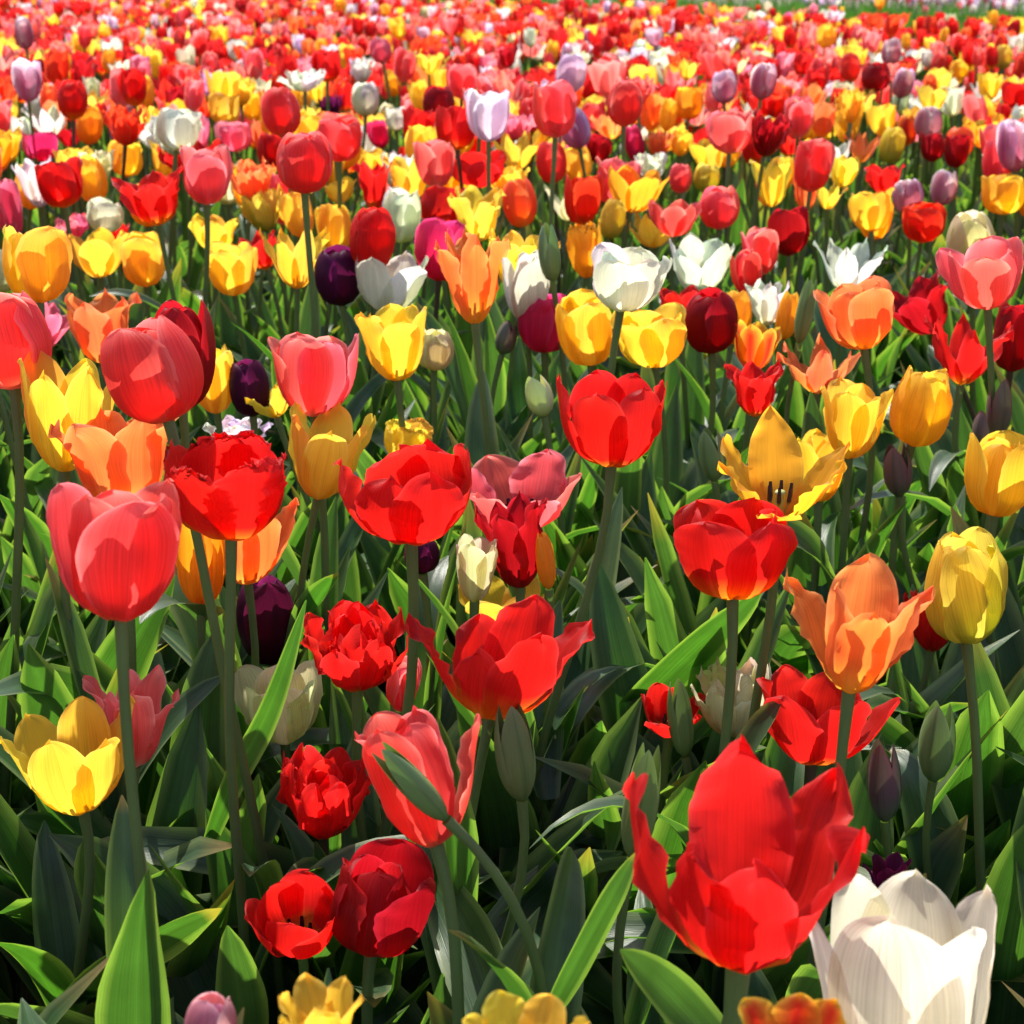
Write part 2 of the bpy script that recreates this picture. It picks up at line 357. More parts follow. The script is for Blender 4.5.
# ------------------------------------------------------------------ the tulips one can tell apart
# left right top bottom of the bloom in the frame, pigment, form, options | label | short name used when describing neighbours
CAT = '''
622 870 733 975 R open hero=red,nom=.095,sl=-.2 | large ragged red tulip with long wavy spreading petals, biggest bloom in the front | big ragged red tulip
806 997 868 1130 WC flare hero=white,nom=.09,tx=3,ty=-13 | large creamy white tulip in the bottom right corner, cut by the frame | big white corner tulip
0 136 695 816 Y open sl=-.1 | yellow open tulip on a bare stem at the lower left edge | yellow open tulip at the lower left
46 182 478 622 CR cup sl=-.02,hero=coral | large coral pink cup tulip standing over broad leaves at the left | large left coral cup
163 288 430 541 R fringe sl=-.03,ty=4,be=1.5,gs=1 | red fringed tulip with a saw-toothed rim on a long straight green stem | red fringed tulip
172 226 505 606 YG cup sl=.03 | golden yellow tulip tucked behind and below the red fringed tulip |
205 300 490 585 O open sl=-.06 | orange open tulip with yellow base directly behind the red fringed tulip |
333 472 438 546 R bowl sl=-.09,hero=bowl,gs=1 | wide red bowl tulip with a rolled crinkled rim on a leaning green stem | wide red bowl tulip
267 359 331 417 C cupo sl=.02 | coral pink cup tulip on a thin dark bare stem, left of centre | coral cup on the dark stem
556 667 369 468 R bowl sl=-.17 | glossy red goblet tulip in the centre with two dark ovals glowing through | central red goblet
100 204 318 421 CR egg tx=-14,sl=.08 | coral red closed tulip leaning left with a pinkish right petal | leaning coral red tulip
150 216 299 410 RD egg | dark red closed tulip directly behind the leaning coral red one |
-42 52 290 390 C cup sl=-.12,gs=1 | pink coral tulip cut off by the left edge | pink tulip at the left edge
30 78 298 352 PK lily tx=28 | loose pink petalled tulip leaning right beside the pink tulip at the left edge |
64 142 287 364 O lily | orange tulip with upright pointed petals behind the leaning coral red one |
17 122 346 472 Y open | big yellow open tulip behind the orange one at the left |
48 180 404 510 O lily ty=-5 | orange tulip with spreading flame-like petals above the large left coral cup | flame-like orange tulip
236 296 574 665 P egg | dark purple closed tulip between leaves left of the double red tulip | dark purple closed tulip
231 323 660 745 K cupo sl=.1 | cream open tulip with a green leaf crossing in front of it | cream leaf-crossed tulip
300 412 598 692 R dbl | double red peony-like tulip half hidden behind a leaning green stem | double red peony-like tulip
404 595 594 721 R open hero=tilted,tx=12,ty=-10,nom=.082,be=1.8 | big red open tulip with yellow base, one petal drooping left and one upright | red open tulip with yellow base
386 422 654 712 C cup | small pinkish red tulip beside the double red peony-like one |
456 552 574 632 Y open | pale yellow tulip behind the red open tulip with yellow base |
456 498 533 602 K cupo | small cream tulip left of the pointed dark red tulip |
474 548 490 588 RD lily | pointed dark red tulip with narrow upright petals below the pink one | pointed dark red tulip
466 582 457 525 C open ty=6 | pink coral tulip flopped open, with a green bud poking up in front | flopped pink tulip
535 556 528 592 Y egg | narrow yellow tulip peeping out right of the pointed dark red tulip |
404 440 536 574 P egg | tiny dark purple bloom hanging below the wide red bowl tulip |
673 798 497 600 R cupo sl=.0,hero=rcup,be=1.9 | bright red cup tulip with yellow base on a dark straight stem, right of centre | bright red cup with yellow base
783 936 552 694 O lily hero=orange,sl=-.02 | salmon orange tulip with flared pointed petals at the right | salmon orange flared tulip
902 962 568 667 R dbl | ragged red tulip between the salmon orange tulip and the tall yellow one |
924 1008 526 644 YL slim tx=-8,sl=.12 | tall greenish yellow closed tulip on a curved pale stem at the right edge | tall greenish yellow tulip
756 903 664 766 R open ty=-6 | red spreading tulip directly below the salmon orange flared tulip |
690 778 655 738 K dbl | crumpled cream double tulip lying among leaves below the bright red cup |
640 706 682 738 R open | red tulip mostly hidden by a green bud, left of the crumpled cream one |
354 482 704 848 CR cupo hero=drop,sl=.02 | large coral red tulip with a green bud crossing its face, lower centre | coral red tulip behind the hooked bud
276 374 742 840 R dbl | ruffled double red tulip left of the coral red tulip behind the hooked bud |
330 436 838 958 RD cup ty=-5 | deep red shaded tulip low among leaves beneath the coral red tulip |
244 342 877 951 R cupo ty=16,sl=-.2 | small vivid red tulip seen from above, low at the bottom left | low vivid red tulip
82 180 664 768 C lily z=.97,ty=-6 | crumpled coral pink tulip behind the yellow open tulip at the lower left |
494 536 699 801 G bud sl=-.15 | plump green tulip bud standing right of the coral red tulip | plump green bud
374 446 741 822 G bud tx=-38,sl=.1,bend=1 | nodding green tulip bud on a hooked stem in front of the coral red bloom | hooked green bud
621 661 742 860 G bud sl=.03 | tall green tulip bud left of the big ragged red tulip |
667 694 678 757 G bud | slim green tulip bud in front of a hidden red tulip |
918 956 700 782 G bud sl=.05 | green tulip bud above bare soil at the right |
867 902 738 822 GP bud | narrow purplish green bud just right of the big ragged red tulip |
883 913 443 497 GP bud tx=-8,sl=.2 | purplish green bud below the two yellow cups at the right |
986 1012 378 438 GP bud | purple bud at the right edge above a yellow cup |
972 1000 410 455 GP bud tx=-6 | smaller purple bud beside the purple bud at the right edge |
794 817 277 344 G bud sl=.05 | tall green bud left of the orange tulip with dark base | tall green bud on the right
538 561 222 282 G bud | green bud left of the yellow fringed tulip |
495 517 320 355 GP bud tx=15 | dark greenish bud left of the magenta cup tulip |
525 554 374 417 GK bud tx=-15 | pale creamy green bud below the magenta cup tulip |
698 726 427 482 G bud tx=-8 | green bud left of the golden yellow wide-open tulip |
184 237 992 1050 PB egg z=.6 | tip of a closed pale pink tulip rising from the bottom edge, left |
278 364 972 1062 Y lily z=.6 | yellow tulip with one tall pointed petal at the bottom edge, left of centre |
462 590 996 1064 Y open z=.55 | yellow open tulip at the bottom edge in the centre, mostly cut off |
738 847 1001 1066 RY open z=.55 | red and yellow tulip at the bottom edge beside the big white corner tulip |
862 912 850 904 P lily | dark purple tulip between the big ragged red tulip and the white corner tulip |
717 852 402 522 YG star hero=gold,ty=3 | golden yellow wide-open tulip with one tall pointed petal and dark centre | golden wide-open tulip
820 894 375 459 Y cupo | yellow cup tulip just above and right of the golden wide-open tulip | left yellow cup of the right pair
889 953 365 447 Y slim | slender yellow cup tulip on an upright stem at the right, beside another yellow cup | slender yellow cup
792 852 428 502 Y cupo | yellow tulip half hidden right of the golden wide-open tulip |
964 1042 429 517 Y cup sl=.1 | yellow cup tulip cut by the right edge | yellow cup at the right edge
935 1024 235 310 C cupo | large coral pink cup tulip at the upper right edge | coral pink cup at the right
881 948 268 335 RD lily tx=-30,sl=.22 | dark red tulip tipping left on a bent stem | tipped dark red tulip
923 1014 312 385 R star ty=-4 | red tulip with one petal pointing left, under the tipped dark red tulip |
992 1044 298 372 RD cup | dark red cup tulip cut by the right edge below the coral pink cup |
813 895 275 350 O cupo | orange tulip with a dark base left of the tipped dark red tulip | orange tulip with dark base
813 888 236 292 W star | white star-shaped tulip with pointed petals at the upper right | white star-shaped tulip
776 868 332 394 O star | orange tulip with petals spread to both sides below the orange tulip with dark base |
733 782 319 371 RY open | red tulip with yellow edges left of the tall green bud |
724 784 360 417 R lily | red tulip half hidden by leaves above the golden wide-open tulip |
591 673 242 312 W cupo sl=.02 | large white cup tulip on a slim stem in the upper centre | large upper white cup
669 735 232 294 W open tx=6 | white tulip with one petal bending left, right of the large upper white cup | white lily-shaped tulip
610 687 302 368 Y cupo | yellow cup tulip just below the large upper white cup |
684 738 286 354 RD egg | dark red closed tulip behind an upright leaf, right of a yellow cup | dark red tulip behind the leaf
658 712 284 326 R open | red tulip spreading behind the dark red closed one |
718 752 290 345 Y egg | yellow tulip tucked right of the dark red closed one |
730 762 248 296 CR cup | coral red tulip right of the white lily-shaped tulip |
740 779 226 275 C cup | light coral pink tulip above the coral red one near the white lily-shaped tulip |
767 810 205 256 RD cup | dark red cup tulip on paired green stems in the upper right | dark red upper cup
744 790 278 326 W lily | white pointed tulip left of the tall green bud on the right |
775 800 290 340 Y egg | yellow tulip squeezed beside a white pointed one, left of the tall green bud |
517 573 292 353 M cup sl=.02 | magenta barrel-shaped tulip on a dark stem near the centre | magenta barrel tulip
501 550 249 322 W slim | white tulip with pointed petals behind the magenta barrel tulip |
566 602 219 278 YG fringe sl=.0 | yellow fringed tulip with a frayed straight rim on a long stem | yellow fringed tulip
555 613 288 366 Y cup | yellow tulip behind the long stem of the yellow fringed tulip |
434 512 228 324 O lily sl=.05 | orange tulip with petals splayed left, above centre | splayed orange tulip
355 429 242 312 W open | white open tulip with three broad petals left of the magenta pink one | white three-petalled tulip
354 427 303 381 Y cupo | yellow tulip directly below the white three-petalled tulip |
414 454 327 371 K egg | small cream closed tulip right of a yellow one |
414 466 217 281 M cup | magenta pink tulip with a crinkled rim right of the white three-petalled one | magenta crinkled tulip
349 396 206 272 R egg | red closed tulip above the white three-petalled tulip |
381 421 186 243 W slim | smooth white closed tulip right of a red one | smooth white closed tulip
314 363 244 306 P egg | dark purple glossy tulip left of the white three-petalled one | glossy purple tulip
259 331 222 289 Y star | yellow tulip with splayed strappy petals left of the glossy purple one | strappy yellow tulip
205 258 241 296 Y cupo | yellow cup tulip with pointed rim left of the strappy yellow one |
288 376 398 500 Y open | yellow tulip behind the thin dark stem of the coral cup |
238 302 372 418 Y star tx=-15 | yellow tulip with a petal drooping left, behind the coral cup on the dark stem |
384 434 421 458 Y fringe | small yellow fringed tulip peeking over the wide red bowl tulip |
202 274 414 452 LV dbl | lilac-rimmed white tulip peeking over the red fringed tulip |
229 270 358 417 P egg | purple closed tulip left of the coral cup on the dark stem |
188 234 344 414 Y cup | yellow tulip right of the dark red closed one behind the leaning coral red tulip |
2 73 224 303 Y cup | large yellow cup tulip with overlapping petals at the left edge | large left yellow cup
64 127 227 278 Y open | yellow open tulip right of the large left yellow cup |
119 166 231 287 Y cup | yellow barrel-shaped tulip with a notch, second right of the large left yellow cup |
-18 19 248 294 W egg | white tulip cut by the left edge beside the large left yellow cup |
-12 23 178 238 PK cup | pink tulip with pale stripes cut by the left edge above the large left yellow cup |
54 91 212 239 PK dbl | small pink double tulip above two yellow ones at the left |
111 184 164 226 R lily | red tulip opening behind a yellow cup in the upper left |
129 169 182 227 Y egg | yellow rounded tulip in front of an opening red one, upper left |
34 83 156 208 R cup | red cup tulip overlapping a lilac-white one, upper left | red upper left cup
11 52 152 210 LV open | lilac-white open tulip behind a red cup, upper left |
74 108 154 204 Y egg | yellow egg-shaped tulip right of the red upper left cup |
86 124 199 230 W cup | white tulip half hidden above two yellow ones, upper left |
100 130 221 244 R open | small bright red tulip between two yellow ones at the left |
179 233 144 205 C cup | coral tulip on a dark stem left of the orange double tulip |
224 276 154 202 O dbl | orange double tulip with jagged petals in the upper left | orange double tulip
276 333 130 194 CR egg sl=.02 | coral red tulip with a pale orange front petal on a bare stem | coral tulip with pale front petal
317 363 111 162 CR cup | coral red tulip right behind the one with the pale front petal |
261 301 86 137 CR egg | tall pinkish red closed tulip above the coral tulip with pale front petal |
257 284 131 171 R egg | red tulip left of the coral tulip with pale front petal |
156 202 107 151 W cup | round white tulip with a peeling right petal, upper left | round white tulip
109 134 114 147 ST egg | small striped mauve bud-like tulip in front of an orange red one |
102 148 104 146 RO dbl | orange red double tulip behind a small striped mauve one |
107 143 139 177 Y cup | yellow tulip below the round white tulip |
76 103 105 145 YG egg | golden yellow closed tulip below an orange red one, upper left |
57 88 79 120 R egg | red upright tulip above a golden yellow closed one, upper left |
11 42 57 102 MV cup | dusky mauve tulip with white rim near the left edge | mauve tulip near the left edge
117 147 67 107 R cup | red closed tulip with an orange glow, upper left, beside a cream one |
21 69 99 137 W star | white ragged open tulip, upper left |
21 58 131 162 M cup | magenta pink tulip below the white ragged one, upper left |
54 82 124 147 RD open | small dark red tulip right of the magenta pink one, upper left |
14 34 16 50 MV egg | far mauve tulip with a white cap at the top left |
235 282 186 232 YL dbl | greenish yellow double tulip with folded petals, upper left |
279 314 188 238 Y cup | yellow tulip behind the bare stem of the coral tulip with pale front petal |
314 352 203 252 Y cup | yellow tulip right of the bare stem of the coral tulip with pale front petal |
188 239 213 252 Y open | yellow tulip above a yellow cup with pointed rim |
238 277 229 270 R lily | red tulip hidden behind the strappy yellow tulip |
323 357 176 203 Y open | yellow tulip below a coral red one, upper left of centre |
354 392 160 212 R lily | red tulip with a yellow rim left of the smooth white closed tulip |
382 434 152 204 Y lily | yellow tulip with two pointed petals above the smooth white closed tulip |
413 455 138 188 C cup | coral tulip right behind a pointed yellow one |
448 507 149 188 R bowl | deep red tulip with broad petals in the upper centre |
435 477 103 150 R cup | bright red tulip left of the lilac-white tulip | bright red upper tulip
464 510 88 142 LV cupo | lilac-white tulip with a green stem showing, upper centre | lilac-white tulip
446 479 63 99 C cup | coral pink rounded tulip above the bright red upper tulip |
532 577 79 138 C cup | coral tulip with white-tipped petals, upper centre | white-tipped coral tulip
555 587 53 94 LV egg | pale lilac tulip above the white-tipped coral tulip |
559 591 107 149 ST egg tx=-14 | tilted tulip striped dark red and white, right of the white-tipped coral tulip |
536 567 141 184 CR egg | square-shouldered red tulip with pale base on a thick stem | square red tulip
488 540 127 170 Y star | yellow star-like tulip left of the square red tulip |
581 607 99 132 CR cup | small coral red tulip right of the white-tipped coral tulip |
586 612 133 163 RD cup | small dark red tulip below a small coral red one |
562 592 146 182 Y cup | yellow tulip right of the square red tulip |
447 507 185 242 Y lily | yellow tulip with a petal pointing left, above the splayed orange tulip |
479 530 164 194 Y dbl | yellow tulip low behind a red one, below the yellow star-like tulip |
502 537 176 228 O egg | orange closed tulip right of the yellow one with a petal pointing left |
564 604 173 226 RO cup | orange red tulip with white-lit tip above the yellow fringed tulip |
419 467 186 228 R cup | red tulip directly above the magenta crinkled tulip |
607 643 80 127 CR egg | orange red closed tulip on a dark stem, upper centre right | tall orange red tulip
624 645 124 162 M egg | narrow magenta tulip behind the stem of the tall orange red tulip |
644 674 127 160 O dbl | orange double tulip right of a narrow magenta one |
634 668 150 182 W dbl | white ruffled tulip above big yellow ones, upper centre right |
674 704 86 120 YG cup sl=.0 | yellow round tulip on a long bare stem, upper right of centre | yellow round tulip on a bare stem
671 693 128 156 Y cup | small yellow tulip crossed by the stem of the yellow round tulip |
689 731 138 174 Y lily | yellow pointed tulip below the yellow round tulip on a bare stem |
693 720 163 192 YL egg | greenish yellow closed tulip above a coral pink one |
669 692 163 194 C egg | small coral striped tulip left of a greenish yellow closed one |
705 752 109 154 C cup | coral red rounded tulip beneath two mauve tulips | coral red tulip under the mauve pair
742 767 128 166 R egg | red tulip right of the coral red tulip under the mauve pair |
748 792 108 157 RD dbl | red double tulip with a white fleck, upper right |
784 814 95 138 C cup | coral tulip at the right of a red double one |
711 737 69 104 MV egg | left mauve tulip of a white-edged pair, upper right |
750 777 62 100 MV egg | right mauve tulip of a white-edged pair, upper right | right mauve tulip of the pair
608 670 163 213 YG open | big golden yellow tulip left of a coral striped one, upper centre right |
699 740 185 230 C egg | coral pink egg-shaped tulip above the white lily-shaped tulip | coral pink egg-shaped tulip
621 686 208 248 Y star | yellow star-shaped tulip above the large upper white cup |
648 702 199 237 CR open | coral red tulip behind the yellow star-shaped one |
599 626 198 240 YL egg tx=10 | greenish yellow closed tulip left of the yellow star-shaped one |
749 792 158 207 Y lily | yellow tulip with pointed petals above the dark red upper cup |
770 794 156 190 Y cup | yellow tulip right behind a pointed yellow one above the dark red upper cup |
794 836 138 192 CR cup | coral red tulip right of two yellow ones, upper right |
828 860 152 188 Y open | yellow tulip right of a coral red one, upper right |
864 905 163 194 R open | bright red tulip above two yellow ones, upper right |
814 848 178 210 Y star | yellow spreading tulip left of a yellow cup, upper right |
848 895 187 232 Y cupo | yellow cup tulip below a bright red one, upper right | yellow cup on the upper right
892 924 182 210 ST egg tx=-8 | white and mauve tulip left of the striped mauve one | 
930 958 169 206 ST egg | striped mauve and white tulip in the upper right | striped mauve tulip
902 947 202 242 RO cup | orange red tulip with scalloped rim below the striped mauve tulip | scalloped orange red tulip
844 882 131 163 O star | orange tulip with splayed petals, upper right |
879 906 126 164 YL egg tx=8 | yellow green closed tulip with green flame, upper right | yellow green flamed tulip
897 917 114 146 RY egg | small orange red tulip with pale edge, upper right |
914 943 106 140 ST egg | pinkish white striped tulip above two dark red ones, upper right |
920 945 132 162 RD cup | dark red tulip, left of a dark red pair, upper right |
944 971 134 168 RD cup | dark red tulip, right of a dark red pair, upper right |
937 965 85 117 W cupo | white open cup tulip in front of a coral one, upper right | white upper right cup
892 915 67 99 MV egg | mauve tulip above a small white striped one, upper right |
881 902 37 66 MV egg | far mauve tulip with white cap, top right |
982 1014 138 186 CR cup | pinkish red tulip beside a big mauve one at the right edge |
996 1032 117 172 MV cup | big mauve tulip cut by the right edge | big mauve tulip at the right edge
981 1027 176 212 Y cup | yellow tulip under the big mauve one at the right edge |
1001 1032 80 110 R cup | red tulip cut by the right edge above the big mauve one |
892 909 89 115 W egg | small white striped tulip below a mauve one, upper right |
866 896 103 136 Y cup | golden yellow tulip left of a small white striped one, upper right |
834 866 82 127 Y dbl | yellow loose tulip below a dark red one, upper right |
861 891 61 92 RD cup | dark red tulip above a yellow loose one, upper right |
839 861 52 82 CR egg | coral red closed tulip left of a dark red one, upper right |
994 1013 44 70 YL egg | small yellow closed tulip near the right edge, far back |
949 968 59 82 Y egg | small yellow closed tulip above the white upper right cup |
351 379 81 117 W egg | cream white tulip with yellow base, upper left of centre |
349 376 56 84 W dbl | white loose tulip directly above a cream white one |
311 341 49 82 R cup | red tulip left of a white loose one, upper left of centre |
277 326 67 92 W dbl | wide white double tulip below an orange one, upper left of centre |
225 256 74 106 Y dbl | yellow double tulip at the top of a yellow clump, upper left |
208 240 92 126 Y cup | yellow tulip at the lower left of a yellow clump |
238 264 92 122 Y cup | yellow tulip at the lower right of a yellow clump |
317 343 94 118 P dbl | dark purple tulip beside a white and purple one, upper left of centre |
366 389 119 149 M cup | dark pink closed tulip right of a coral red one, upper left of centre |
385 407 106 131 W cup | small white tulip right of a dark pink closed one |
336 360 79 114 R open | red tulip left of a cream white one, upper left of centre |
383 402 69 97 Y egg | small yellow tulip right of a cream white one |
369 392 37 64 PK egg | far pink closed tulip above a small yellow one |
214 252 121 152 PK cup | pink tulip above the orange double tulip |
'''
TULIPS = []
for ln in CAT.strip().splitlines():
    a, lab, nm = [q.strip() for q in ln.split('|')]
    f = a.split(); o = {}
    if len(f) > 6:
        for kv in f[6].split(','):
            k, v = kv.split('='); o[k] = v if k == 'hero' else float(v)
    TULIPS.append(dict(box=tuple(map(float, f[:4])), col=f[4], form=f[5], opt=o, label=lab, nm=nm))

HERO = {
 'red': dict(az0=-84, n={0: dict(dphi=4, Ws=.95, tip=-14, Ls=.88, ruffle=2.6), 1: dict(az=4, dphi=-12, tip=-36, ruffle=3.2, Ls=1.06, twist=.12, Ws=.70), 2: dict(az=16, dphi=-5, tip=24, ruffle=2.6, Ls=1.16, twist=-.10, Ws=.62),
                         3: dict(dphi=-6, tip=-34, ruffle=3.4, Ls=1.0, Ws=.76, twist=.1), 4: dict(az=-10, Ls=1.16, ruffle=3.4, tip=8, dphi=4, Ws=.86), 5: dict(az=4, dphi=2, tip=6, Ls=.92, Ws=.95, ruffle=3)}),
 'white': dict(az0=-112, n={0: dict(dphi=2, tip=-4, Ws=1.25), 1: dict(dphi=2, tip=-4, Ws=1.2), 2: dict(dphi=2, tip=4, Ws=1.2), 3: dict(dphi=3, tip=-4, Ws=1.25), 4: dict(dphi=4, tip=4, Ws=1.2), 5: dict(dphi=-14, tip=-6, Ls=.9, Ws=.95, twist=0)}),
 'coral': dict(az0=-68, n={0: dict(Ws=1.1), 5: dict(dphi=-1)}),
 'bowl': dict(az0=-60, n={i: dict(tip=24, ruffle=2.2) for i in range(6)}),
 'rcup': dict(az0=-60, n={}),
 'orange': dict(az0=-98, n={0: dict(Ls=.86, Ws=1.1), 1: dict(dphi=-14, tip=-12), 2: dict(dphi=-14, tip=-30, ruffle=2), 4: dict(Ls=1.08, Ws=1.3, dphi=8, tip=20)}),
 'tilted': dict(az0=-118, n={0: dict(Ls=.72, Ws=1.0, ruffle=2.6, dphi=6), 5: dict(dphi=-26, tip=-22, Ls=1.0, ruffle=2.6, Ws=.85), 3: dict(Ls=1.05, Ws=.95, dphi=4, ruffle=2), 1: dict(dphi=4, ruffle=2, Ls=1.1), 4: dict(Ls=1.08, dphi=8, Ws=1.1), 2: dict(Ls=.85)}),
 'drop': dict(az0=-105, n={1: dict(dphi=-22, tip=-16, ruffle=2)}),
 'gold': dict(az0=-95, n={0: dict(dphi=-25), 4: dict(Ls=1.28, dphi=20, Ws=1.0, tip=26), 1: dict(dphi=10, Ls=1.05), 3: dict(dphi=6)}),
}
STEMC = {k: ((.085, .060, .036), (.10, .14, .048)) for k in ('R', 'RD', 'C', 'CR', 'RO', 'O', 'M', 'P', 'RY')}
STEMDEF = ((.15, .20, .07), (.12, .17, .06))
Q0 = lambda py: math.sin(PITCH) + (py - 512) / F * math.cos(PITCH)
NOM = dict(cup=.060, cupo=.062, open=.070, bowl=.066, lily=.070, star=.072, egg=.054, bud=.034, slim=.056, flare=.066, dbl=.062, fringe=.060)

def layout(t):
    """distance of the bloom from its size, kept to believable stem lengths"""
    x0, x1, y0, y1 = t['box']; sz = math.sqrt((x1 - x0) * (y1 - y0)); yb = y1
    z = t['opt'].get('z') or F * t['opt'].get('nom', NOM[t['form']]) / sz
    lo = .24 if y0 > 560 else .33 if y0 > 400 else .37 if y0 > 200 else .40
    q = Q0(yb); z = max((HC - .53) / q, min(z, (HC - lo) / q))
    t['z'] = z
for t in TULIPS: layout(t)
BOX = np.array([t['box'] for t in TULIPS]); BZ = np.array([t['z'] for t in TULIPS])

def tilt_matrix(tx, ty):
    return np.array((Matrix.Rotation(R(tx), 3, 'Y') @ Matrix.Rotation(R(ty), 3, 'X')))
def fit(petals, t, r):
    """size and seat the bloom so that it fills its place in the frame at its own distance"""
    x0, x1, y0, y1 = t['box']; z = t['z']; o = t['opt']
    Rm = tilt_matrix(o.get('tx', r.normal(0, 5)), o.get('ty', r.normal(-1, 4)))
    P = np.concatenate([p for p, _ in petals])
    B = unproj((x0 + x1) / 2, y1, z); s = (x1 - x0) * z / F / (np.ptp(P[:, 0]) + 1e-6); sz = s
    for _ in range(7):
        X, Y, _z = proj(B + (P * (s, s, sz)) @ Rm.T)
        w_, h_ = np.ptp(X), np.ptp(Y)
        s *= ((x1 - x0) / w_) ** .9; sz *= ((y1 - y0) / h_) ** .9
        sz = min(max(sz, s * .62), s * 1.75)
        X, Y, _z = proj(B + (P * (s, s, sz)) @ Rm.T)
        dx = (x0 + x1) / 2 - (X.min() + X.max()) / 2; dy = (y0 + y1) / 2 - (Y.min() + Y.max()) / 2
        B = B + CR * dx * z / F - CU * dy * z / F
    return B, Rm, s, sz

def hits_bloom(V, own=-1, margin=.10):
    """would this leaf cover a bloom that should be seen?"""
    V = np.concatenate([V, (V[1:] + V[:-1]) / 2, (V[7:] + V[:-7]) / 2, (V[5:] + V[:-5]) / 2]) if len(V) > 30 else V
    X, Y, Z = proj(V)
    mw = (BOX[:, 1] - BOX[:, 0]) * margin; mh = (BOX[:, 3] - BOX[:, 2]) * margin
    inside = (X[:, None] > BOX[:, 0] + mw) & (X[:, None] < BOX[:, 1] - mw) & (Y[:, None] > BOX[:, 2] + mh) & (Y[:, None] < BOX[:, 3] - mh) & (Z[:, None] < BZ + .02)
    return inside.any()

# single leaves that stand out: owner, points (pixel, pixel, distance), half width, roll
HL = [('large left coral cup', [(70, 830, 1.25), (90, 740, 1.2), (120, 660, 1.15), (175, 575, 1.12)], .026, 10),
      ('large left coral cup', [(120, 900, 1.15), (110, 760, 1.1), (70, 670, 1.05), (-30, 700, .98)], .020, (0, 40, 60)),
      ('central reddish', [], 0, 0),
      ('central red goblet', [(655, 850, 1.22), (640, 760, 1.2), (612, 660, 1.2), (598, 560, 1.22)], .027, 20),
      ('central red goblet', [(560, 800, 1.2), (570, 700, 1.22), (600, 600, 1.25), (622, 487, 1.28)], .020, -35),
      ('bright red cup with yellow base', [(600, 740, 1.25), (650, 690, 1.2), (700, 640, 1.12), (762, 590, 1.05)], .024, 30),
      ('bright red cup with yellow base', [(660, 720, 1.3), (740, 680, 1.28), (820, 652, 1.26), (890, 662, 1.24)], .018, 55),
      ('coral red tulip behind the hooked bud', [(500, 1060, .84), (488, 990, .87), (458, 915, .90), (412, 852, .95)], .022, (0, -15)),
      ('big ragged red tulip', [(760, 1090, .72), (700, 1030, .72), (660, 985, .70), (620, 950, .66)], .014, 35),
      ('big ragged red tulip', [(545, 1020, .80), (575, 960, .78), (608, 900, .76), (636, 852, .76)], .010, 30),
      ('tall greenish yellow tulip', [(960, 820, 1.2), (920, 770, 1.15), (860, 715, 1.1), (790, 715, 1.05)], .020, 50),
      ('cream leaf-crossed tulip', [(205, 850, 1.0), (235, 770, .98), (270, 715, .96), (306, 600, .95)], .010, 30),
      ('yellow open tulip at the lower left', [(60, 1000, .95), (110, 960, .9), (170, 925, .86), (222, 908, .86)], .024, 55),
      ('yellow open tulip at the lower left', [(128, 1060, .82), (128, 980, .82), (126, 890, .82), (122, 795, .84)], .016, 35),
      ('red fringed tulip', [(210, 900, 1.08), (200, 810, 1.08), (200, 720, 1.08), (215, 630, 1.08)], .024, -10),
      ('flopped pink tulip', [(545, 800, 1.12), (535, 740, 1.14), (540, 680, 1.16), (560, 600, 1.2)], .022, 30)]
HL = [h for h in HL if h[1]]
GROUP = {}
